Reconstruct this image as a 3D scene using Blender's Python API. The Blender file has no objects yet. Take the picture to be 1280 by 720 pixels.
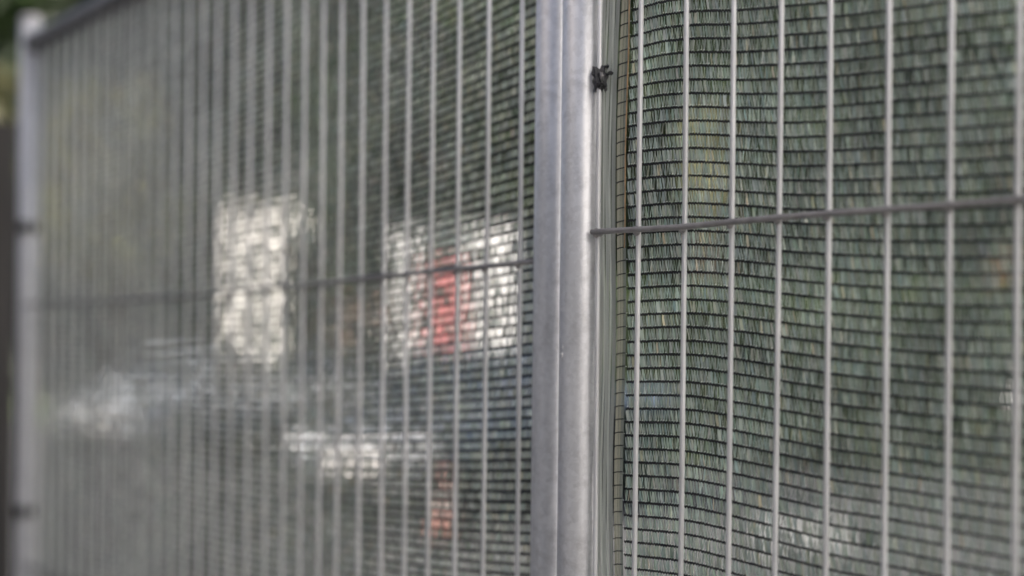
import bpy, bmesh, math, random
import numpy as np
from mathutils import Vector, Matrix

random.seed(7)
rng = np.random.default_rng(11)
S = bpy.context.scene
C = S.collection

# ------------------------------------------------------------------ camera
F = 50.0 / 36.0 * 1280.0          # focal length in photo pixels
PX, PY = 640.0, 450.0             # principal point (the photo looks a touch upward by lens shift)
ROLL = 0.0104
TH_L, TH_R = math.radians(36.8), math.radians(44.4)   # angle of each fence panel to the view axis
TUBE_R = 0.021


def ray(x, y):
    """slopes (right, up) of the view ray through a photo pixel"""
    dx, dy = x - PX, y - PY
    return (dx + ROLL * dy) / F, -(dy - ROLL * dx) / F


ZA, ZB = 1.53, 1.47
A0 = Vector((ray(691, 360)[0] * ZA, ZA))         # end post of the far panel
B0 = Vector((ray(725, 360)[0] * ZB, ZB))         # first post of the near panel
DL = Vector((-math.sin(TH_L), math.cos(TH_L)))
DR = Vector((math.sin(TH_R), -math.cos(TH_R)))


def on_panel(P0, d, x, y):
    """distance along a panel, height relative to the camera and depth"""
    s, t = ray(x, y)
    u = (s * P0.y - P0.x) / (d.x - s * d.y)
    Y = P0.y + u * d.y
    return u, t * Y, Y


HC = 1.98 - on_panel(A0, DL, 75, 37)[1]          # camera height: top rail centre is 1.98 m up

cam = bpy.data.cameras.new('camera')
co = bpy.data.objects.new('camera', cam); C.objects.link(co)
co.matrix_world = Matrix.Translation((0, 0, HC)) @ Matrix.Rotation(math.pi / 2, 4, 'X') @ Matrix.Rotation(ROLL, 4, 'Z')
cam.lens = 50; cam.sensor_width = 36; cam.sensor_fit = 'HORIZONTAL'
cam.shift_y = (PY - 360) / 1280
cam.clip_start = 0.02; cam.clip_end = 2000
cam.dof.use_dof = True
cam.dof.focus_distance = 1.40
cam.dof.aperture_fstop = 1.5
S.camera = co

# ------------------------------------------------------------------ sky, sun, exposure
SUN_AZ = math.radians(260)        # compass bearing of the sun, behind the camera and to its left
SUN_EL = math.radians(32)
w = bpy.data.worlds.new('World'); S.world = w; w.use_nodes = True
nt = w.node_tree; bg = nt.nodes['Background']
sky = nt.nodes.new('ShaderNodeTexSky'); sky.sky_type = 'NISHITA'; sky.sun_disc = False
sky.sun_elevation = SUN_EL; sky.sun_rotation = SUN_AZ
sky.dust_density = 3.0; sky.ozone_density = 0.3; sky.air_density = 0.8
nt.links.new(sky.outputs[0], bg.inputs[0]); bg.inputs[1].default_value = 0.05
sd = Vector((math.sin(SUN_AZ) * math.cos(SUN_EL), math.cos(SUN_AZ) * math.cos(SUN_EL), math.sin(SUN_EL)))
sl = bpy.data.lights.new('sun', 'SUN'); sl.energy = 5.0; sl.angle = math.radians(0.53); sl.color = (1, 0.95, 0.88)
so = bpy.data.objects.new('sun', sl); C.objects.link(so)
so.rotation_euler = sd.to_track_quat('Z', 'Y').to_euler()
S.view_settings.view_transform = 'Standard'; S.view_settings.look = 'None'
S.view_settings.gamma = 1; S.view_settings.exposure = 2.0
S.cycles.use_denoising = True
S.cycles.denoising_input_passes = 'RGB_ALBEDO_NORMAL'
S.cycles.denoising_prefilter = 'ACCURATE'
S.cycles.use_adaptive_sampling = False
S.cycles.max_bounces = 8

# ------------------------------------------------------------------ helpers
MATS = {}


def mat(name, col, rough=0.6, metal=0.0, scale=20, amp=0.25, bump=0.0, stretch=(1, 1, 1), coat=0.0, tint=False,
        translucent=0.0, alpha_glass=False):
    if name in MATS: return MATS[name]
    m = bpy.data.materials.new(name); m.use_nodes = True
    n = m.node_tree.nodes; l = m.node_tree.links; b = n['Principled BSDF']
    tc = n.new('ShaderNodeTexCoord'); mp = n.new('ShaderNodeMapping'); nz = n.new('ShaderNodeTexNoise')
    mp.inputs['Scale'].default_value = stretch
    nz.inputs['Scale'].default_value = scale; nz.inputs['Detail'].default_value = 5
    l.new(tc.outputs['Object'], mp.inputs[0]); l.new(mp.outputs[0], nz.inputs['Vector'])
    rp = n.new('ShaderNodeMapRange'); rp.inputs[1].default_value = 0.25; rp.inputs[2].default_value = 0.75
    rp.inputs[3].default_value = 1 - amp; rp.inputs[4].default_value = 1 + amp
    l.new(nz.outputs['Fac'], rp.inputs[0])
    mx = n.new('ShaderNodeMix'); mx.data_type = 'RGBA'; mx.blend_type = 'MULTIPLY'; mx.inputs[0].default_value = 1
    mx.inputs[6].default_value = (*col, 1)
    l.new(rp.outputs[0], mx.inputs[7])
    out = mx.outputs[2]
    if tint:
        at = n.new('ShaderNodeVertexColor'); at.layer_name = 'tint'
        m2 = n.new('ShaderNodeMix'); m2.data_type = 'RGBA'; m2.blend_type = 'MULTIPLY'; m2.inputs[0].default_value = 1
        l.new(out, m2.inputs[6]); l.new(at.outputs[0], m2.inputs[7]); out = m2.outputs[2]
    l.new(out, b.inputs['Base Color'])
    b.inputs['Roughness'].default_value = rough; b.inputs['Metallic'].default_value = metal
    if coat:
        b.inputs['Coat Weight'].default_value = coat; b.inputs['Coat Roughness'].default_value = 0.04
    if bump:
        bp = n.new('ShaderNodeBump'); bp.inputs['Strength'].default_value = bump; bp.inputs['Distance'].default_value = 0.002
        l.new(nz.outputs['Fac'], bp.inputs['Height']); l.new(bp.outputs[0], b.inputs['Normal'])
    if translucent:
        tr = n.new('ShaderNodeBsdfTranslucent'); l.new(out, tr.inputs[0])
        ms = n.new('ShaderNodeMixShader'); ms.inputs[0].default_value = translucent
        l.new(b.outputs[0], ms.inputs[1]); l.new(tr.outputs[0], ms.inputs[2])
        l.new(ms.outputs[0], n['Material Output'].inputs[0])
    MATS[name] = m
    return m


def see_through(m, f):
    n = m.node_tree.nodes; l = m.node_tree.links; o = n['Material Output'].inputs[0]; src = o.links[0].from_socket
    t = n.new('ShaderNodeBsdfTransparent'); x = n.new('ShaderNodeMixShader'); x.inputs[0].default_value = f
    l.new(src, x.inputs[1]); l.new(t.outputs[0], x.inputs[2]); l.new(x.outputs[0], o)


def tag(o, label=None, cat=None, group=None, kind=None):
    if label: o['label'] = label
    if cat: o['category'] = cat
    if group: o['group'] = group
    if kind: o['kind'] = kind
    return o


def empty(name, loc=(0, 0, 0), rz=0.0):
    o = bpy.data.objects.new(name, None); C.objects.link(o)
    o.location = loc; o.rotation_euler = (0, 0, rz); o.empty_display_size = 0.1
    return o


def link(name, me, m, parent=None):
    o = bpy.data.objects.new(name, me); C.objects.link(o)
    if m is not None:
        for k in (m if isinstance(m, (list, tuple)) else [m]):
            if len(me.materials) < 8 and k.name not in [x.name for x in me.materials]: me.materials.append(k)
    if parent is not None: o.parent = parent
    return o


def np_mesh(name, V, Q, col=None, mi=None, smooth=False):
    """fast mesh from an (n,3) vertex array and (m,4) quads"""
    V = np.asarray(V, np.float32).reshape(-1, 3); Q = np.asarray(Q, np.int32).reshape(-1, 4)
    me = bpy.data.meshes.new(name)
    me.vertices.add(len(V)); me.vertices.foreach_set('co', V.ravel())
    me.loops.add(Q.size); me.loops.foreach_set('vertex_index', Q.ravel())
    me.polygons.add(len(Q)); me.polygons.foreach_set('loop_start', np.arange(0, Q.size, 4, dtype=np.int32))
    me.polygons.foreach_set('loop_total', np.full(len(Q), 4, np.int32))
    if mi is not None: me.polygons.foreach_set('material_index', np.asarray(mi, np.int32))
    if smooth: me.polygons.foreach_set('use_smooth', np.ones(len(Q), bool))
    if col is not None:
        a = me.color_attributes.new('tint', 'FLOAT_COLOR', 'POINT')
        c4 = np.ones((len(V), 4), np.float32); c4[:, :3] = col
        a.data.foreach_set('color', c4.ravel())
    me.update(calc_edges=True)
    return me


class B:
    """small bmesh collector"""
    def __init__(s): s.bm = bmesh.new()

    def box(s, lo, hi, bevel=0.0):
        lo, hi = Vector(lo), Vector(hi)
        r = bmesh.ops.create_cube(s.bm, size=1)
        c = (lo + hi) / 2; d = hi - lo
        for v in r['verts']: v.co = Vector((v.co.x * d.x, v.co.y * d.y, v.co.z * d.z)) + c
        if bevel:
            es = list({e for v in r['verts'] for e in v.link_edges})
            bmesh.ops.bevel(s.bm, geom=es, offset=bevel, segments=2, affect='EDGES')
        return s

    def tube(s, pts, rad, seg=12, cap=True):
        pts = [Vector(p) for p in pts]; rings = []
        for i, p in enumerate(pts):
            t = (pts[min(i + 1, len(pts) - 1)] - pts[max(i - 1, 0)]).normalized()
            a = t.cross(Vector((0, 0, 1)) if abs(t.z) < 0.9 else Vector((1, 0, 0))).normalized(); b = t.cross(a)
            r = rad[i] if isinstance(rad, (list, tuple)) else rad
            rings.append([s.bm.verts.new(p + r * (math.cos(k * 2 * math.pi / seg) * a + math.sin(k * 2 * math.pi / seg) * b)) for k in range(seg)])
        for r0, r1 in zip(rings, rings[1:]):
            for k in range(seg):
                f = s.bm.faces.new((r0[k], r0[(k + 1) % seg], r1[(k + 1) % seg], r1[k])); f.smooth = True
        if cap:
            s.bm.faces.new(rings[0]); s.bm.faces.new(rings[-1])
        return s

    def poly(s, pts):
        s.bm.faces.new([s.bm.verts.new(p) for p in pts]); return s

    def prism(s, pts, off):
        a = [s.bm.verts.new(p) for p in pts]; b = [s.bm.verts.new(Vector(p) + Vector(off)) for p in pts]
        s.bm.faces.new(a); s.bm.faces.new(b[::-1])
        for i in range(len(a)):
            j = (i + 1) % len(a); s.bm.faces.new((a[i], b[i], b[j], a[j]))
        return s

    def obj(s, name, m, parent=None):
        bmesh.ops.recalc_face_normals(s.bm, faces=s.bm.faces)
        me = bpy.data.meshes.new(name); s.bm.to_mesh(me); s.bm.free()
        return link(name, me, m, parent)


# ------------------------------------------------------------------ materials
zinc = mat('galvanised_tube', (0.66, 0.665, 0.69), 0.46, 0.5, 14, 0.10, 0.05, (6, 6, 0.5))
_n = zinc.node_tree.nodes; _l = zinc.node_tree.links; _b = _n['Principled BSDF']
_src = _b.inputs['Base Color'].links[0].from_socket
_v = _n.new('ShaderNodeTexVoronoi'); _v.inputs['Scale'].default_value = 190
_tc = _n['Texture Coordinate']; _l.new(_tc.outputs['Object'], _v.inputs['Vector'])
_z = _n.new('ShaderNodeTexNoise'); _z.inputs['Scale'].default_value = 30; _z.inputs['Detail'].default_value = 8; _z.inputs['Roughness'].default_value = .75
_l.new(_tc.outputs['Object'], _z.inputs['Vector'])
_m1 = _n.new('ShaderNodeMapRange'); _m1.inputs[3].default_value = .90; _m1.inputs[4].default_value = 1.07; _l.new(_v.outputs['Color'], _m1.inputs[0])
_m2 = _n.new('ShaderNodeMapRange'); _m2.inputs[1].default_value = .3; _m2.inputs[2].default_value = .5; _m2.inputs[3].default_value = .72; _m2.inputs[4].default_value = 1; _l.new(_z.outputs['Fac'], _m2.inputs[0])
_mm = _n.new('ShaderNodeMath'); _mm.operation = 'MULTIPLY'; _l.new(_m1.outputs[0], _mm.inputs[0]); _l.new(_m2.outputs[0], _mm.inputs[1])
_x = _n.new('ShaderNodeMix'); _x.data_type = 'RGBA'; _x.blend_type = 'MULTIPLY'; _x.inputs[0].default_value = 1
_l.new(_src, _x.inputs[6]); _l.new(_mm.outputs[0], _x.inputs[7]); _l.new(_x.outputs[2], _b.inputs['Base Color'])
wire_m = mat('galvanised_wire', (0.66, 0.66, 0.67), 0.45, 0.35, 40, 0.20, 0.08, (1, 1, .25))
hwire_m = mat('weathered_wire', (0.28, 0.27, 0.27), 0.5, 0.4, 80, 0.22, 0.1)
clamp_m = mat('dark_clamp_steel', (0.09, 0.09, 0.09), 0.5, 0.4)
rail_m = mat('dark_rail', (0.16, 0.155, 0.16), 0.6, 0.2, 14, 0.2, 0.05)  # one dark tone for both rails, darker than the posts
weld_m = mat('burnt_weld', (0.055, 0.055, 0.06), 0.7, 0.1, 400, 0.6, 0.6)
slag_m = mat('weld_bead', (0.35, 0.34, 0.34), 0.45, 0.6, 300, 0.3, 0.3)
tape_m = mat('green_net_tape', (0.385, 0.445, 0.395), 0.45, 0, 35, 0.12, tint=True, translucent=0.35)
see_through(tape_m, 0.10)              # thin polyethylene tape lets a little of the view through
tape_g = mat('grey_net_tape', (0.365, 0.40, 0.355), 0.45, 0, 35, 0.12, tint=True, translucent=0.35)
see_through(tape_g, 0.10)
cord_m = mat('dark_net_cord', (0.012, 0.013, 0.017), 0.7, 0, 200, 0.2)
loop_m = mat('pale_net_loop', (0.80, 0.82, 0.80), 0.3, 0, 200, 0.2)
selv_m = mat('net_selvage', (0.27, 0.285, 0.26), 0.5, 0, 9, 0.25, tint=True, translucent=0.25, stretch=(60, 60, 1))
backlit_m = mat('tan_backlit_edge', (0.55, 0.38, 0.22), 0.6, 0, 60, 0.35, translucent=0.4, stretch=(1, 1, 2))  # tan colour stands in for backlight along the upper net edge
rubber = mat('black_rubber', (0.02, 0.02, 0.02), 0.8, 0, 30, 0.3, 0.3)
concrete = mat('concrete', (0.42, 0.40, 0.37), 0.9, 0, 3, 0.2, 0.3)
asphalt = mat('asphalt', (0.034, 0.034, 0.035), 0.9, 0, 40, 0.35, 0.4)
grass_m = mat('grass_ground', (0.06, 0.085, 0.03), 0.95, 0, 2, 0.4, 0.5)
white_paint = mat('road_paint', (0.75, 0.75, 0.72), 0.7, 0, 15, 0.15)
bark = mat('bark', (0.09, 0.07, 0.05), 0.9, 0, 12, 0.4, 0.6, (1, 1, 0.2))
leaf = mat('leaf', (1, 1, 1), 0.55, 0, 1.5, 0.25, tint=True, translucent=0.35)
render_w = mat('white_render', (0.80, 0.765, 0.745), 0.85, 0, 3, 0.06, 0.1)
brick_m = mat('red_brick', (0.13, 0.085, 0.07), 0.9, 0, 8, 0.3, 0.2)
slate = mat('slate', (0.035, 0.035, 0.04), 0.8, 0, 12, 0.3, 0.2)
glass = mat('dark_glass', (0.02, 0.025, 0.03), 0.05, 0, 3, 0.1)
glass.node_tree.nodes['Principled BSDF'].inputs['IOR'].default_value = 1.8
black_pl = mat('black_plastic', (0.025, 0.025, 0.025), 0.55, 0, 30, 0.2)
alloy = mat('alloy', (0.5, 0.5, 0.52), 0.3, 0.9, 20, 0.1)
lamp_r = mat('red_lens', (0.45, 0.02, 0.015), 0.12, 0, 20, 0.15, coat=0.5)
lamp_c = mat('clear_lens', (0.75, 0.75, 0.78), 0.08, 0.5, 20, 0.1, coat=0.5)
plate_m = mat('plate', (0.75, 0.66, 0.12), 0.5, 0, 20, 0.05)
truck_w = mat('truck_white', (0.62, 0.61, 0.60), 0.35, 0, 2, 0.05, coat=0.3)
truck_r = mat('truck_red', (0.50, 0.17, 0.17), 0.35, 0, 2, 0.06, coat=0.3)
hivis = mat('yellow_marker', (0.55, 0.56, 0.25), 0.4, 0, 10, 0.1)
darkwood = mat('dark_stained_wood', (0.045, 0.042, 0.040), 0.8, 0, 6, 0.35, 0.3, (4, 4, 0.3))

# ------------------------------------------------------------------ setting
def sheet(name, x0, x1, y0, y1, z, m):
    b = B(); b.poly([(x0, y0, z), (x1, y0, z), (x1, y1, z), (x0, y1, z)])
    return tag(b.obj(name, m), kind='structure')


sheet('ground', -400, 400, -300, 600, 0, grass_m)
sheet('pavement', -30, 30, -4, 4.2, 0.004, concrete)
sheet('car_park', -40, 40, 5.0, 29.0, 0.004, asphalt)
kerb = empty('kerb', (0, 0, 0)); tag(kerb, kind='structure')
kb0 = None
for i in range(66):
    if kb0 is None:
        o = B().box((-0.45, 0, 0), (0.45, 0.15, 0.12), 0.012).obj('kerb_stone', concrete, kerb); kb0 = o
    else:
        o = kb0.copy(); C.objects.link(o)
    o.location = (-30 + 0.912 * i, 4.6, 0.0)
mk = empty('parking_markings', (0, 0, 0.008)); tag(mk, kind='structure')
for i in range(13):
    b = B(); x = -18.6 + i * 2.9
    b.poly([(x - .05, 22.4, 0), (x + .05, 22.4, 0), (x + .05, 27.4, 0), (x - .05, 27.4, 0)])
    b.obj('parking_line', white_paint, mk)

# added unseen blocks: the first shades the fence, the others shape reflections on the posts
def block(name, label, loc, rz, w, dpt, ht, wall_mat):
    r = empty(name, loc, rz); tag(r, label, 'building')
    B().box((-w / 2, -dpt / 2, 0), (w / 2, dpt / 2, ht)).obj('wall', wall_mat, r)
    B().box((-w / 2 - .3, -dpt / 2 - .3, ht), (w / 2 + .3, dpt / 2 + .3, ht + .4), .05).obj('roof', slate, r)
    y = dpt / 2
    for f in range(int(ht // 3.3)):
        for i in range(int(w // 3.6)):
            x = -w / 2 + 1.9 + i * 3.6; z = 1.0 + 3.3 * f
            wdw = B().box((x - 0.75, y - .01, z), (x + 0.75, y + .06, z + 1.7)).obj('window', render_w, r)
            B().box((x - 0.66, y + .05, z + 0.09), (x + 0.66, y + .07, z + 1.61)).obj('pane', glass, wdw)
            B().box((x - 0.85, y - .01, z - 0.12), (x + 0.85, y + .14, z - 0.003), 0.01).obj('sill', concrete, wdw)


block('added_shade_block', 'added dark grey block left of the camera, keeping the sun off the fence', (-9.6, -7.0, 0), -math.pi / 2, 24, 9, 5.75, mat('grey_render', (.15, .16, .18), .85, 0, 3, .08, .1))
block('added_dark_block', 'added grey block behind the camera, dimming the reflections in the posts', (-0.4, -17.0, 0), 0, 8.6, 9, 8.0, MATS['grey_render'])
block('added_bounce_block', 'added white block right of the camera, bouncing sunlight onto the posts', (7.3, -3.5, 0), math.radians(75), 9.6, 9, 8.6, mat('cream_render', (.82, .80, .79), .85, 0, 3, .08, .1))

# ------------------------------------------------------------------ fence panels
def make_panel(name, label, P0, d, L, wires, hwires, side):
    """wires: distances of the upright wires along the panel; hwires: polylines [(u, z)...]"""
    n = Vector((d.y, -d.x)) * side                 # horizontal normal towards the camera side
    root = empty(name, (P0.x, P0.y, 0)); tag(root, label, 'fence', 'welded mesh fence panels in the row')

    def P(u, z, off=0.0): return (d.x * u + n.x * off, d.y * u + n.y * off, z)
    for u in (0, L):
        p = B().tube([P(u, 0.02), P(u, 0.7), P(u, 1.4), P(u, 2.03)], TUBE_R, 40).obj('post', zinc, root)
        B().tube([P(u, 2.0305), P(u, 2.036), P(u, 2.039)], [TUBE_R + .0015, TUBE_R + .0015, TUBE_R - .004], 24).obj('cap', mat('pale_cap', (.6, .58, .6), .5), p)
    for z, nm in ((1.98, 'top_rail'), (0.16, 'bottom_rail')):
        B().tube([P(0.019, z), P(L / 2, z), P(L - 0.019, z)], TUBE_R * 0.95, 24).obj(nm, rail_m, root)
    off = 0.006
    for u in wires:
        j = [random.uniform(-.0012, .0012) for _ in range(5)]
        zs = (0.15, 0.6, 1.1, 1.55, 1.99)
        B().tube([P(u + q, z, off) for q, z in zip(j, zs)], 0.0026, 8).obj('vertical_wire', wire_m, root)
    for pl in hwires:
        B().tube([P(u, z, off + 0.0050) for u, z in pl], 0.0030, 10).obj('horizontal_wire', hwire_m, root)
        for u in wires:                                            # weld nuggets at the crossings
            us = [q[0] for q in pl]
            z = float(np.interp(u, us, [q[1] for q in pl]))
            if min(us) < u < max(us) and (z > 1.2):
                b = B(); bmesh.ops.create_icosphere(b.bm, subdivisions=2, radius=0.0042)
                o = b.obj('weld', hwire_m, root); o.location = P(u, z - 0.001, off + 0.0028); o.scale = (1, 1, 1.25)
    return root, P


yref = 180
wl = [on_panel(A0, DL, x, yref)[0] for x in (657, 615, 578.5, 545.5, 515.5, 486.5, 458, 431, 408, 385, 362.5, 340, 317.5, 296, 276, 258, 240, 222)]
LL = on_panel(A0, DL, 36, 300)[0]
step = (wl[-1] - wl[2]) / 15
u = wl[-1] + step
while u < LL - 0.03: wl.append(u + random.uniform(-.001, .001)); u += step
hl = [(659, 329), (614, 334), (578, 337), (515, 343), (457, 349), (400, 355), (340, 361), (250, 370), (150, 376), (60, 379)]
hl = [(lambda q: (q[0], HC + q[1]))(on_panel(A0, DL, *p)) for p in hl]
hl[0] = (0.018, hl[0][1]); hl[-1] = (LL - 0.018, hl[-1][1])
panelL, PL = make_panel('mesh_fence', 'galvanised mesh panel receding to the left, blurred towards its far post',
                        A0, DL, LL, wl, [hl, [(0.018, 0.92), (LL - .018, 0.92)], [(0.018, 0.42), (LL - .018, 0.42)]], -1)

xr = (803, 860, 919, 978, 1040, 1113, 1192, 1276)
wr = [on_panel(B0, DR, x, 290)[0] for x in xr]
LR = 1.62
wr.insert(0, on_panel(B0, DR, 752.5, 290)[0])
st = 0.0595; u = wr[-1] + st
while u < LR - 0.03: wr.append(u + random.uniform(-.0015, .0015)); u += st
hr = [(749, 291), (775, 289.5), (803, 288), (860, 285), (919, 279), (978, 273.5), (1040, 268.5), (1113, 263.5), (1192, 258), (1276, 251)]
hr = [(lambda q: (q[0], HC + q[1]))(on_panel(B0, DR, *p)) for p in hr]
hr.append((LR - 0.018, hr[-1][1] + 0.004))
print('HC', HC, 'LL', LL, 'step', step, 'wr', np.diff(wr), 'hr z', [round(q[1], 3) for q in hr], 'hl', [round(q[1], 3) for q in hl])
panelR, PR = make_panel('mesh_fence', 'galvanised mesh panel on the right running towards the camera, sharp beside the paired posts',
                        B0, DR, LR, wr, [hr, [(0.018, 0.95), (LR - .018, 0.95)], [(0.018, 0.42), (LR - .018, 0.42)]], 1)

# burnt weld and zinc run on the near post, children of the near panel
def star(P0, d, x, y, w, h, m, name, off, seed, parent, depth=0.004):
    r = random.Random(seed); u, t, Y = on_panel(P0, d, x, y)
    z = HC + t
    n = Vector((-d.y, d.x))
    b = B(); N = 26; ctr = b.bm.verts.new((0, 0, 0)); ring = []; mid = []
    view = Vector((d.x * u + P0.x, d.y * u + P0.y, 0)).normalized()
    rt = Vector((view.y, -view.x, 0))
    for k in range(N):
        a = k * 2 * math.pi / N; rr = r.uniform(0.66, 1.16) * (1.18 if k % 5 == 0 else 1)
        q = rt * (math.cos(a) * w * rr) + Vector((0, 0, math.sin(a) * h * rr))
        ring.append(b.bm.verts.new(q + view * 0.006)); mid.append(b.bm.verts.new(q * 0.6 * r.uniform(.8, 1.1) - view * depth * r.uniform(.4, 1)))
    ctr.co = -view * depth * 1.1
    for k in range(N):
        j = (k + 1) % N
        b.bm.faces.new((ring[k], ring[j], mid[j], mid[k])); b.bm.faces.new((mid[k], mid[j], ctr))
    o = b.obj(name, m, parent)
    o.location = Vector((d.x * u, d.y * u, z)) - view * off
    return o


star(B0, DR, 750.5, 98, 0.0090, 0.0140, weld_m, 'burnt_weld', 0.0125, 3, panelR, .0012)
star(B0, DR, 752, 99, 0.0026, 0.0072, slag_m, 'weld_bead', 0.0145, 5, panelR, 0.003)
star(B0, DR, 751.5, 108, 0.0030, 0.0026, weld_m, 'weld_spatter', 0.0150, 8, panelR, 0.003)
for k, (x, y, w_, h_) in enumerate(((739, 86, .0026, .0016), (741, 94, .0034, .0012), (763, 92, .003, .0022), (759, 84, .0018, .0026), (746, 113, .0015, .003), (757, 112, .0016, .0035), (737, 100, .0012, .0012), (748, 79, .001, .002))):
    star(B0, DR, x, y, w_, h_, weld_m, 'weld_spatter', 0.008, 30 + k, panelR, .001)
star(B0, DR, 749.5, 292, .0048, .0042, slag_m, 'weld_bead', .0125, 60, panelR, .003)
star(B0, DR, 703.5, 434, .0010, .0030, wire_m, 'zinc_run', 0.0298, 50, panelR, .001)
star(B0, DR, 702.5, 444, .0011, .0042, wire_m, 'zinc_run', 0.0305, 51, panelR, .001)


# clamps on the far post, coupler between the paired posts (below the frame) and feet
for y, lb in ((285, 'upper dark clamp band round the far blurred post'), (638, 'lower dark clamp band round the far blurred post')):
    z = HC + ray(35, y)[1] * (A0.y + LL * DL.y)
    p = A0 + DL * LL
    b = B(); b.tube([(0, 0, -.011), (0, 0, .011)], TUBE_R + .003, 24).box((-.008, -.048, -.010), (.008, -.018, .010), .002)
    o = b.obj('pipe_clamp', clamp_m); o.location = (p.x, p.y, z); tag(o, lb, 'clamp', 'clamps on the fence posts')
for p, lb in ((A0 + DL * LL, 'black rubber block under the far left post'), ((A0 + B0) / 2, 'black rubber block under the paired posts'), (B0 + DR * LR, 'black rubber block under the nearest right post')):
    o = B().box((-.33, -.11, 0.004), (.33, .11, .14), .03).obj('rubber_block', rubber); o.location = (p.x, p.y, 0); o.rotation_euler.z = -0.8
    tag(o, lb, 'block', 'blocks under the fence posts')

# ------------------------------------------------------------------ knitted netting
def make_net(name, label, P0, d, u0, u1, zoff, pitch_z, zbase, z_lo, z_hi, cell, cord_h, back, seed, wav, widths, side, chaos, tape):
    r = np.random.default_rng(seed)
    n = np.array([d.y, -d.x]) * side              # towards the camera side
    root = empty(name, (P0.x, P0.y, 0)); tag(root, label, 'netting', 'knitted shade nets behind the mesh')
    dd = np.array([d.x, d.y])

    def W(u, z, off):
        off = off - back + wav(u, z)
        return np.stack([dd[0] * u + n[0] * off, dd[1] * u + n[1] * off, z], -1)
    k0 = math.floor((z_lo - zbase) / pitch_z); k1 = math.ceil((z_hi - zbase) / pitch_z)
    ncell = int((u1 - u0) / cell)
    for k in range(k0, k1):
        zt = zbase + (k + 1) * pitch_z; zb = zbase + k * pitch_z
        if zb < z_lo or zt > z_hi: continue
        fine = 0.98 < zb
        uj = u0 + cell * (np.arange(ncell) + r.uniform(-.09, .09, ncell) * chaos)
        V = []; Q = []; COL = []; nv = 0
        layers = ((0.0, 0.0, 1), (0.0010, 0.5, 2), (0.0018, 0.2, 3)) if fine else ((0.0, 0.0, 1), (.001, .5, 2))
        slow = np.interp(uj, np.linspace(u0, u1, 40), r.uniform(0.9, 1.1, 40))
        for dep, ph, ly in layers[:len(widths)]:
            m = ncell
            ts = np.array([0.0, 0.28, 0.62, 1.0]) if (fine and ly == 1) else np.array([0.0, 1.0])
            lean = r.normal((0.55, -0.35, 0.35)[ly - 1], (.2, .22, .25)[ly - 1] * chaos, m) * cell
            wd = np.clip(r.normal(widths[ly - 1], 0.07 * chaos, m), .15, .8) * cell * (1 + .30 * chaos * np.sin(uj * 23 + zt * 37 + 3 * np.sin(zt * 19 + uj * 8)) * np.sin(uj * 9 - zt * 61)) * (1 if fine else 1.6)
            if chaos > .5: wd = np.where(r.random(m) < .015, wd * .25, wd)     # a few pulled tapes
            prof = np.interp(ts, [0, .28, .62, 1], [0.62, 0.85, 1.12, 0.95])
            sc = np.interp(ts, [0, .28, .62, 1], [0.0, 0.16, 0.70, 1.0])
            tw = r.normal(0, .0006, m)
            pts = []
            for t, pw, s_ in zip(ts, prof, sc):
                for e in (-1, 1):
                    uu = uj + ph * cell + lean * s_ + e * wd * pw * 0.5
                    za = zt + zoff(uu, zt); zz = zb + zoff(uu, zb)
                    pts.append(W(uu, za + (zz - za) * t, -dep + e * tw + 0.0009 * math.sin(math.pi * t)))
            K = len(pts)
            P = np.stack(pts, 1)                   # m,K,3
            V.append(P.reshape(-1, 3))
            base = nv + np.arange(m)[:, None] * K
            for s_ in range(len(ts) - 1):
                Q.append(base + np.array([2 * s_, 2 * s_ + 1, 2 * s_ + 3, 2 * s_ + 2]))
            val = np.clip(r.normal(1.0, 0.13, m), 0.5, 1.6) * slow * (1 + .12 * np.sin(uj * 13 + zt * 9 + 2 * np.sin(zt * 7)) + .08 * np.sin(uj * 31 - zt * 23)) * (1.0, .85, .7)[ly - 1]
            c = np.stack([val, val, val], -1)
            warm = r.random(m) < 0.02
            c[warm] *= np.array([1.45, 1.2, 1.0]); c[:, 0] *= r.normal(1, .06, m); c[:, 2] *= r.normal(1, .06, m)
            COL.append(np.repeat(c, K, 0)); nv += m * K
        me = np_mesh('knit_band', np.concatenate(V), np.concatenate(Q), np.concatenate(COL))
        link('knit_band', me, tape, root)
        # the dark chain of stitches above the band
        cc = cell * 0.5
        uu = u0 + cc * np.arange(int((u1 - u0) / cc))
        if not fine: uu = uu[::4]
        zz = zt + zoff(uu, zt) + np.where(np.arange(len(uu)) % 2 == 0, 0.25, -0.25) * cord_h + r.normal(0, .00015, len(uu))
        hh = cord_h * r.uniform(0.8, 1.15, len(uu))
        top = W(uu, zz + hh / 2, 0.0022); bot = W(uu, zz - hh / 2, 0.0022); V = [top, bot]; N = len(uu)
        ii = np.arange(N - 1); Q = [np.stack([ii, N + ii, N + ii + 1, ii + 1], -1)]; MI = [np.zeros(N - 1)]
        if fine:
            a = uu[::2]; za = zz[::2] + hh[::2] * 0.62; keep = r.random(len(a)) < 0.75; a = a[keep]; za = za[keep]
            s_ = cell * r.uniform(.12, .26, len(a)); b0 = 2 * N; M = len(a)
            V += [W(a - s_, za, .0030), W(a, za - s_ * .8, .0030), W(a + s_, za, .0030), W(a, za + s_ * .8, .0030)]
            i2 = b0 + np.arange(M); Q.append(np.stack([i2, i2 + M, i2 + 2 * M, i2 + 3 * M], -1)); MI.append(np.ones(M))
        me = np_mesh('stitch_row', np.concatenate(V), np.concatenate(Q), None, np.concatenate(MI))
        link('stitch_row', me, [cord_m, loop_m], root)
    return root, W


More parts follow.
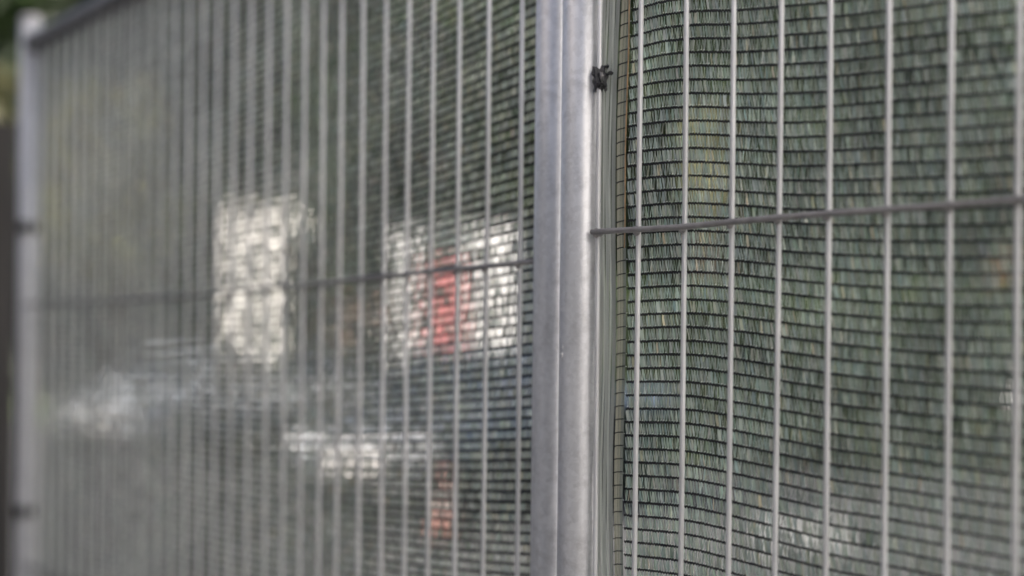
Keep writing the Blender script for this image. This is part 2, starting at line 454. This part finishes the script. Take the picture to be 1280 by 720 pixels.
# right net: sag of the rows, read as height against distance along the panel
tabx = np.array([60, 100, 130, 245, 385, 525, 680, 860, 1050, 1260]) / 2.46 + 760
tab = {45: [38, 26, 13, 0, 1, -9, -18, -37, -62, -85], 170: [17, 12, 7, 0, 6, 12, 7, -5, -13, -28],
       363: [10, 6, 4, 0, 10, 27, 44, 59, 67, 69], 580: [-7, -7, -6, 0, 28, 60, 95, 122, 155, 190]}
zrefs = []; grids = []; ug = None
for y0 in sorted(tab, reverse=True):
    zr = HC + on_panel(B0, DR, 859.6, y0)[1]; us = []; zo = []
    for x, o in zip(tabx, tab[y0]):
        uu_, t_, _ = on_panel(B0, DR, x, y0 + o / 2.46); us.append(uu_); zo.append(HC + t_ - zr)
    zrefs.append(zr); grids.append((us, zo))
ugr = np.linspace(0.0, LR, 200)
G = np.array([np.interp(ugr, us, zo) for us, zo in grids])
K3 = np.ones(5) / 5
G = np.array([np.convolve(np.pad(g, 2, 'edge'), K3, 'valid') for g in G])
zrefs = np.array(zrefs)
zlist = np.array([0.0, 0.9] + list(zrefs) + [2.1]); G = np.vstack([G[0] * 0.2, G[0], G, G[-1]])


def zoffR(u, z):
    k = np.clip(np.searchsorted(zlist, z) - 1, 0, len(zlist) - 2); f = np.clip((z - zlist[k]) / (zlist[k + 1] - zlist[k]), 0, 1)
    return np.interp(u, ugr, G[k] * (1 - f) + G[k + 1] * f)


def zoffL(u, z): return -0.055 * (1 - np.exp(-u / 0.5)) + 0.0015 * np.sin(u * 9 + z * 4)


pitR = 17.3 * on_panel(B0, DR, 860, 300)[2] / F
pitL = 13.0 * on_panel(A0, DL, 620, 300)[2] / F
zb0 = HC + on_panel(B0, DR, 859.6, 45.5)[1]
BN = B0 - Vector((DR.y, -DR.x)) * 0.010            # plane of the right net
uk = on_panel(BN, DR, 788, 290)[0]
netR, WR = make_net('shade_net', 'grey-green knitted net behind the right panel, its rows in sharp focus', B0, DR, uk, LR - 0.02, zoffR, pitR, zb0,
                    0.10, 2.02, 0.0034, 0.0024, 0.010, 21, lambda u, z: 0.003 * np.sin(u * 14 + z * 5) + 0.002 * np.sin(z * 17), (.41, .41, .33), 1, .75, tape_m)
netL, WL = make_net('shade_net', 'grey-green knitted net behind the left panel, its rows tilted and blurring away', A0, DL, 0.0, LL + 0.0, zoffL, pitL, 1.5,
                    0.10, 2.05, 0.0040, 0.0036, 0.026, 22, lambda u, z: 0.004 * np.sin(u * 11 + z * 4), (.40, .33), -1, .06, tape_g)
# selvage: upright threads between the first wire and the knit
usel = np.array([on_panel(BN, DR, x, 290)[0] for x in (747, 755, 759, 763, 767, 771, 775.5)])
zg = np.linspace(0.12, 1.97, 60)
for i in range(len(usel) - 1):
    a = np.full(60, usel[i]); b = np.full(60, usel[i + 1] - 0.0004)
    jit = 0.0004 * np.sin(zg * 31 + i * 2)
    V = np.concatenate([WR(a + jit, zg, 0.004 + (i % 2) * .001), WR(b + jit, zg, 0.004 + ((i + 1) % 2) * .0012)])
    ii = np.arange(59); Q = np.stack([ii, 60 + ii, 61 + ii, ii + 1], -1)
    v = (1.5, 1.2, 1.65, 1.3, 1.7, 1.15)[i]
    link('selvage_thread', np_mesh('selvage_thread', V, Q, np.full((120, 3), v)), selv_m, netR)
ue = [on_panel(BN, DR, x, 290)[0] for x in (774.3, 778.5, 782, 785.8)]
for i, v in enumerate(((1.35, 1.25, 1.08), (1.15, 1.1, .95), (.75, .78, .75))):
    V = np.concatenate([WR(np.full(60, ue[i]), zg, 0.001), WR(np.full(60, ue[i + 1] - .0004), zg, 0.001)])
    link('hem_ribbon', np_mesh('hem_ribbon', V, Q, np.tile(v, (120, 1))), selv_m, netR)
zz = zb0
while zz > 1.0: zz -= pitR
while zz < 1.95:
    za = zz + 0.0135
    b = B(); b.tube([Vector(WR(np.array(x), np.array(za + s), 0.0026)) for x, s in ((ue[0], -.001), (ue[1], .0004), (ue[3], 0.001))], 0.0006, 6)
    b.obj('cross_thread', cord_m, netR); zz += pitR
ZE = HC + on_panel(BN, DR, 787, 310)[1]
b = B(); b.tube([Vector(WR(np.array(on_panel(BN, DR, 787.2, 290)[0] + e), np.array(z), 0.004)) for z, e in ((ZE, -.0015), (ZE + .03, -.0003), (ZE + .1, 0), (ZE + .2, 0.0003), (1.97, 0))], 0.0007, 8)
b.obj('backlit_edge', backlit_m, netR)

# ------------------------------------------------------------------ background helpers
def at(x, y, Z):
    s, t = ray(x, y); return Vector((s * Z, Z, HC + t * Z))


def make_car(label, loc, rz, paint, est=False):
    root = empty('parked_car', loc, rz); tag(root, label, 'car', 'cars parked beyond the fence')
    st = [(-2.10, .42, .62, .70), (-2.02, .30, .86, .80), (-1.7, .24, .93, .86), (-.9, .22, .95, .88), (.2, .22, .95, .885), (1.0, .22, .92, .88),
          (1.55, .23, .84, .85), (1.95, .28, .74, .79), (2.08, .40, .60, .68)]
    bm = bmesh.new(); rings = []
    for x, zb, zt, hw in st:
        zm = zb + (zt - zb) * .62
        half = [(hw * .86, zb), (hw, zb + .1), (hw, zm), (hw * .97, zt - .07), (hw * .88, zt), (hw * .4, zt + .012)]
        pts = half + [(-a, b) for a, b in half[::-1]]
        rings.append([bm.verts.new((x, a, b)) for a, b in pts])
    n = len(rings[0])
    for r0, r1 in zip(rings, rings[1:]):
        for k in range(n): bm.faces.new((r0[k], r0[(k + 1) % n], r1[(k + 1) % n], r1[k])).smooth = True
    bm.faces.new(rings[0]); bm.faces.new(rings[-1])
    b = B(); b.bm.free(); b.bm = bm; body = b.obj('body', paint, root)
    xr0, xr1 = (-1.95 if est else -1.55), (-1.55 if est else -.95)
    lo = [(xr0, .80, .93), (1.05, .82, .91)]; hi = [(xr1, .58, 1.43), (.25, .60, 1.45)]
    cb = [Vector(p) for p in ((xr0, -.80, .92), (1.05, -.82, .90), (1.05, .82, .90), (xr0, .80, .92))]
    ct = [Vector(p) for p in ((xr1, -.58, 1.42), (.25, -.60, 1.44), (.25, .60, 1.44), (xr1, .58, 1.42))]
    b = B(); vb = [b.bm.verts.new(p) for p in cb]; vt = [b.bm.verts.new(p) for p in ct]
    b.bm.faces.new(vb[::-1]); b.bm.faces.new(vt)
    for k in range(4): b.bm.faces.new((vb[k], vb[(k + 1) % 4], vt[(k + 1) % 4], vt[k]))
    bmesh.ops.bevel(b.bm, geom=list(b.bm.edges), offset=.04, segments=2, affect='EDGES')
    b.obj('roof_cabin', paint, root)

    def pane(name, k, f0, f1):
        a0, a1, c1, c0 = cb[k], cb[(k + 1) % 4], ct[(k + 1) % 4], ct[k]
        nn = (a1 - a0).cross(c0 - a0).normalized()
        def p(s, t): return (a0.lerp(a1, s)).lerp(c0.lerp(c1, s), t) + nn * .004
        b = B(); b.prism([p(f0, .1), p(f1, .1), p(f1, .88), p(f0, .88)], nn * .006); b.obj(name, glass, root)
    pane('side_window', 0, .12, .5); pane('side_window', 0, .53, .92); pane('windscreen', 1, .07, .93)
    pane('side_window', 2, .08, .47); pane('side_window', 2, .5, .88); pane('rear_window', 3, .07, .93)
    for x in (-1.3, 1.28):
        for s in (-1, 1):
            wh = empty('wheel', (x, s * .80, .31)); wh.parent = root
            b = B(); b.tube([(0, -.10, 0), (0, -.085, 0), (0, .085, 0), (0, .10, 0)], [.28, .31, .31, .28], 20).obj('tyre', rubber, wh)
            b = B(); b.tube([(0, -.105, 0), (0, .105, 0)], .20, 16); b.obj('rim', alloy, wh)
    for s in (-1, 1):
        B().box((1.93, s * .6 - .16, .58), (2.075, s * .6 + .16, .70), .03).obj('headlight', lamp_c, root)
        B().box((-2.085, s * .6 - .17, .66), (-1.97, s * .6 + .17, .82), .02).obj('tail_light', lamp_r, root)
        B().box((.72, s * .92 - .09, .92), (.84, s * .92 + .09, 1.04), .03).obj('mirror', paint, root)
    B().box((2.03, -.42, .57), (2.088, .42, .71), .02).obj('grille', lamp_c, root)
    B().box((2.06, -.26, .42), (2.10, .26, .53)).obj('number_plate', render_w, root)
    B().box((-2.125, -.26, .50), (-2.09, .26, .61)).obj('number_plate', plate_m, root)
    B().box((2.00, -.62, .27), (2.10, .62, .40), .03).obj('bumper', black_pl, root)
    B().box((-2.13, -.66, .30), (-2.03, .66, .46), .03).obj('bumper', black_pl, root)
    return root


def make_tree(label, loc, h, cw, ch, n, leafsize, pal, seed, group, dense=1.0, name='broadleaf_tree'):
    r = np.random.default_rng(seed); rr = random.Random(seed)
    root = empty(name, loc); tag(root, label, 'tree', group)
    b = B(); b.tube([(0, 0, -.05), (0.05, 0, h * .2), (-.08, .05, h * .45), (0, 0, h * .8)], [h * .028, h * .021, h * .016, h * .004], 10)
    for i in range(7):
        a = i * 2.4 + rr.random(); z0 = h * rr.uniform(.25, .6); L = cw * rr.uniform(.5, .85)
        b.tube([(0, 0, z0), (math.cos(a) * L * .5, math.sin(a) * L * .5, z0 + L * .35), (math.cos(a) * L, math.sin(a) * L, z0 + L * .8)], [h * .009, h * .006, h * .002], 6)
    b.obj('trunk', bark, root)
    nc = 46
    th = r.uniform(0, 2 * np.pi, nc); cz = r.uniform(-1, 1, nc); rad = np.sqrt(1 - cz ** 2) * r.uniform(.35, 1, nc) ** .6
    cen = np.stack([np.cos(th) * rad * cw, np.sin(th) * rad * cw, h - ch / 2 + cz * ch / 2 * .92], -1)
    which = r.integers(0, nc, n); sig = cw * .2
    p = cen[which] + r.normal(0, sig, (n, 3)) * np.array([1, 1, .75])
    p[:, 2] = np.clip(p[:, 2], h - ch * 1.05, None)
    a = r.normal(0, 1, (n, 3)); a /= np.linalg.norm(a, axis=1)[:, None]; c = np.cross(a, r.normal(0, 1, (n, 3))); c /= np.linalg.norm(c, axis=1)[:, None]
    s = leafsize * r.uniform(.6, 1.3, n)[:, None]
    V = np.stack([p - a * s, p + c * s * .55, p + a * s, p - c * s * .55], 1).reshape(-1, 3)
    Q = np.arange(4 * n).reshape(n, 4)
    ctint = r.uniform(.65, 1.35, nc)[which][:, None] * np.array(pal)[r.integers(0, len(pal), n)] * r.uniform(.7, 1.3, n)[:, None]
    link('crown', np_mesh('crown', V, Q, np.repeat(ctint, 4, 0)), leaf, root)
    return root


# ------------------------------------------------------------------ background things
GREEN = [(.035, .06, .022), (.045, .075, .03), (.06, .085, .03)]
YEL = [(.38, .38, .13), (.42, .37, .15), (.30, .32, .10)]
ORG = [(.20, .12, .06), (.17, .10, .05)]

# white rendered house at the end of the car park
h = at(275, 450, 38)
hs = empty('white_house', (h.x, 38, 0), math.radians(-22)); tag(hs, 'tall white rendered house catching the sun beyond the left panel', 'house')
B().box((0, 0, 0), (1.95, 8, 5.7)).obj('wall', render_w, hs)
B().box((1.95, .8, 0), (6.0, 8, 5.65)).obj('wing_wall', brick_m, hs)
b = B(); b.prism([(-.25, -.3, 5.7), (6.25, -.3, 5.7), (3.0, -.3, 6.5)], (0, 8.6, 0)); rf = b.obj('roof', slate, hs)
B().box((4.6, 3, 6.3), (5.2, 3.7, 8.2), .02).obj('chimney', brick_m, rf)
for (x, z) in ((4.6, .9), (3.4, 3.4), (4.8, 3.4)):
    wd = B().box((x - .5, .75, z), (x + .5, .82, z + 1.3)).obj('window', truck_w, hs)
    B().box((x - .43, .735, z + .07), (x + .43, .755, z + 1.23)).obj('pane', glass, wd)
    B().box((x - .58, .66, z - .09), (x + .58, .82, z - .003)).obj('sill', concrete, wd)
B().box((1.9, -.02, 4.5), (2.75, .5, 5.68)).obj('upper_wall', render_w, hs)
B().box((2.55, .72, 1.95), (3.05, .79, 2.5), .01).obj('sign_board', mat('cream_board', (.60, .50, .46), .6), hs)
dr = B().box((1.0, -.06, 0.01), (1.75, .02, 1.5), .01).obj('door', truck_w, hs)
B().box((1.6, -.12, .75), (1.65, -.055, .85)).obj('handle', alloy, dr)

# box truck, rear towards the fence
tl = at(482, 450, 20); tr_ = at(648, 450, 20)
tw_ = tr_.x - tl.x
tk = empty('box_truck', ((tl.x + tr_.x) / 2, 20, 0), math.radians(-14)); tag(tk, 'white box truck with a red rear panel parked beyond the fence', 'truck')
hw = tw_ / 2
B().box((-hw, .02, 1.18), (hw, 4.6, 3.22), .03).obj('box_body', truck_w, tk)
d1 = B().box((-hw + .02, -.03, 1.25), (-hw + .46, .018, 3.18), .008).obj('rear_door', truck_w, tk)
d2 = B().box((-hw + .47, -.03, 1.45), (-hw + 1.14, .018, 2.75), .008).obj('red_panel', truck_r, tk)
B().box((-hw + .47, -.03, 2.76), (-hw + 1.14, .018, 3.18), .008).obj('header_panel', mat('truck_grey', (.12, .14, .13), .4), tk)
d3 = B().box((-hw + 1.15, -.03, 1.25), (hw - .02, .018, 3.0), .008).obj('rear_door', truck_w, tk)
B().box((-hw + .55, -.05, 1.5), (-hw + .58, -.028, 2.7)).obj('lock_bar', alloy, d2)
B().box((-hw + 1.3, -.05, 1.3), (-hw + 1.33, -.028, 2.9)).obj('lock_bar', alloy, d3)
B().box((-hw + .47, -.035, 1.30), (-hw + 1.14, -.031, 1.42)).obj('marker_strip', hivis, tk)
B().box((-hw + .05, .1, .62), (hw - .05, 4.5, 1.16)).obj('chassis', black_pl, tk)
B().box((-hw + .1, -.02, .48), (hw - .1, .08, .60), .01).obj('underrun_bar', black_pl, tk)
B().box((-hw + .1, 4.75, .5), (hw - .1, 6.5, 2.3), .12).obj('cab', truck_w, tk)
for s in (-1, 1):
    B().box((s * (hw - .2) - .05, -.03, .75), (s * (hw - .2) + .05, .09, .84), .01).obj('tail_light', lamp_r, tk)
    for y in (1.2, 5.4):
        wh = empty('wheel', (s * (hw - .16), y, .40)); wh.parent = tk
        B().tube([(-.13, 0, 0), (-.11, 0, 0), (.11, 0, 0), (.13, 0, 0)], [.36, .40, .40, .36], 20).obj('tyre', rubber, wh)
        B().tube([(-.135, 0, 0), (.135, 0, 0)], .22, 16).obj('rim', alloy, wh)

# cars
blue_s = mat('paint_blue_silver', (.62, .66, .73), .3, .1, 30, .08, coat=1)
dark_b = mat('paint_dark_blue', (.13, .14, .16), .3, .4, 30, .1, coat=1)
whitep = mat('paint_white', (.78, .78, .80), .3, 0, 30, .04, coat=1)
silverp = mat('paint_silver', (.50, .53, .57), .3, .6, 30, .08, coat=1)
p = at(600, 600, 13.2); make_car('slate-grey car nearest the fence behind the left panel', (p.x, 13.4, .004), math.radians(-118), dark_b)
p = at(228, 520, 20); make_car('pale blue-silver car behind the far end of the left panel', (p.x, 20.5, .004), math.radians(-112), blue_s)
p = at(405, 440, 26); make_car('white estate car in front of the white house', (p.x, 27, .004), math.radians(-125), whitep, True)
p = at(806, 500, 14)
bn = empty('wheelie_bin', (p.x, 14, .004)); tag(bn, 'dark green wheeled bin with a blue lid right of the paired posts', 'bin')
b = B(); b.prism([(-.16, -.2, .08), (.16, -.2, .08), (.21, -.26, .93), (-.21, -.26, .93)], (0, .5, 0)); b.obj('body', mat('bin_green', (.02, .05, .03), .5), bn)
b = B(); b.prism([(-.24, -.32, .94), (.24, -.32, .94), (.22, -.30, 1.06), (-.22, -.30, 1.06)], (0, .62, 0)); b.obj('lid', mat('bin_blue', (.15, .20, .28), .4), bn)
for s_ in (-1, 1): B().tube([(s_ * .2, .24, .1), (s_ * .25, .24, .1)], .1, 16).obj('wheel', rubber, bn)
B().tube([(-.18, .36, .98), (.18, .36, .98)], .015, 8).obj('handle', black_pl, bn)
p = at(1268, 497, 16)
bo = empty('bollard', (p.x, 16, .004)); tag(bo, 'slim bollard with a white top at the right edge', 'bollard')
B().tube([(0, 0, 0), (0, 0, p.z - .09)], .05, 16).obj('shaft', black_pl, bo)
B().tube([(0, 0, p.z - .088), (0, 0, p.z + .06), (0, 0, p.z + .09)], [.055, .055, .03], 16).obj('band', truck_w, bo)
b = B(); b.poly([(1.7, 9.9, .012), (2.45, 10.0, .012), (2.9, 12.2, .012), (2.1, 12.4, .012)])  # pale sheet painted in for a patch of sunlit ground
tag(b.obj('sunlit_patch', mat('sunlit_ground', (.13, .13, .128), .9, 0, 3, .25)), kind='structure')

p = at(560, 640, 10.4)
cn = empty('traffic_cone', (p.x, 10.4, .004)); tag(cn, 'faded red traffic cone standing on the asphalt left of the paired posts', 'cone')
cone_m = mat('cone_red', (.24, .10, .08), .7)
B().box((-.19, -.19, 0), (.19, .19, .035), .01).obj('base', rubber, cn)
B().tube([(0, 0, .036), (0, 0, .24)], [.135, .092], 20).obj('body', cone_m, cn)
B().tube([(0, 0, .241), (0, 0, .36)], [.092, .066], 20).obj('band', mat('cone_band', (.22, .21, .20), .7), cn)
B().tube([(0, 0, .361), (0, 0, .56)], [.066, .028], 20).obj('tip', cone_m, cn)

# hoarding at the left edge
hd = empty('timber_hoarding', (0, 4.4, 0)); tag(hd, 'dark stained timber hoarding at the left edge beyond the far post', 'hoarding')
xe = ray(22, 400)[0] * 4.4
pk = None
for i in range(16):
    if pk is None: pk = o = B().box((0, 0, .01), (.142, .02, HC + ray(10, 150)[1] * 4.4), .003).obj('plank', darkwood, hd)
    else: o = pk.copy(); C.objects.link(o)
    o.location = (xe - .15 * (i + 1), 0, random.uniform(-.008, .008))
for z in (.4, 1.7): B().box((xe - 2.4, .021, z), (xe, .07, z + .09)).obj('rail', darkwood, hd)

# trees
G1 = 'trees beyond the car park'
spots = [(-90, 46, 16, 4.4, 'at the far left edge'), (70, 44, 17, 4.2, 'above the pale blue-silver car'), (200, 49, 17, 4.2, 'left of the white house'),
         (330, 51, 18, 4.4, 'behind the white house'), (450, 33, 10.5, 1.3, 'in front of the brick wing of the house'), (575, 42, 16, 4.2, 'behind the box truck'), (700, 34, 14, 3.4, 'behind the paired posts'),
         (830, 38, 15, 3.8, 'behind the blue-lidded bin'), (960, 34, 14, 3.6, 'right of the blue-lidded bin'), (1090, 37, 15, 3.8, 'above the pale sunlit patch'),
         (1230, 34, 14, 3.6, 'behind the white-topped bollard'), (1350, 36, 14, 3.6, 'just outside the right edge')]
for i, (x, Z, hh, cw, lb) in enumerate(spots):
    p = at(x, 450, Z)
    make_tree('tall dark green tree ' + lb, (p.x, Z, 0), hh, cw, hh * .74, 7500, .30, GREEN, 40 + i, G1)
p = at(165, 240, 27); make_tree('sunlit yellow-green tree behind the far part of the left panel', (p.x, 26, 0), 6.2, 1.2, 3.4, 2600, .16, YEL, 71, G1)
p = at(0, 130, 22); make_tree('sunlit yellow tree glimpsed left of the far post', (p.x - .1, 22, 0), 5.7, .42, 1.2, 800, .12, [(.34, .31, .17), (.27, .26, .12)], 72, G1)
p = at(890, 170, 24); make_tree('small yellow-leaved tree behind the right panel', (p.x, 24, 0), 5.6, .45, 1.9, 900, .12, [(.26, .25, .13), (.22, .22, .12)], 73, G1)
p = at(1262, 330, 20); make_tree('small orange-leaved tree at the right edge', (p.x, 20, 0), 2.95, .25, .55, 260, .08, ORG, 74, G1)

# hedge and far wood
def leafmass(name, label, cat, x0, x1, y0, y1, z0, z1, n, s, pal, seed):
    r = np.random.default_rng(seed)
    p = np.stack([r.uniform(x0, x1, n), r.uniform(y0, y1, n), z0 + (z1 - z0) * r.uniform(0, 1, n)], -1)
    p[:, 2] *= 1 - .10 * np.sin(p[:, 0] * .7) ** 2
    a = r.normal(0, 1, (n, 3)); a /= np.linalg.norm(a, axis=1)[:, None]; c = np.cross(a, r.normal(0, 1, (n, 3))); c /= np.linalg.norm(c, axis=1)[:, None]
    q = s * r.uniform(.6, 1.3, n)[:, None]
    V = np.stack([p - a * q, p + c * q * .6, p + a * q, p - c * q * .6], 1).reshape(-1, 3)
    o = link(name, np_mesh(name, V, np.arange(4 * n).reshape(n, 4), np.repeat(np.array(pal)[r.integers(0, len(pal), n)] * r.uniform(.6, 1.3, n)[:, None], 4, 0)), leaf)
    return tag(o, label, cat, kind='stuff')


leafmass('hedge', 'clipped dark green hedge behind the right panel and the blue-lidded bin', 'hedge', 0.9, 22, 17, 18.4, .0, 2.5, 15000, .12, GREEN, 81)
leafmass('wood', 'dark wood closing the view behind the car park', 'wood', -42, 46, 52, 60, 0, 19, 26000, .7, GREEN, 82)
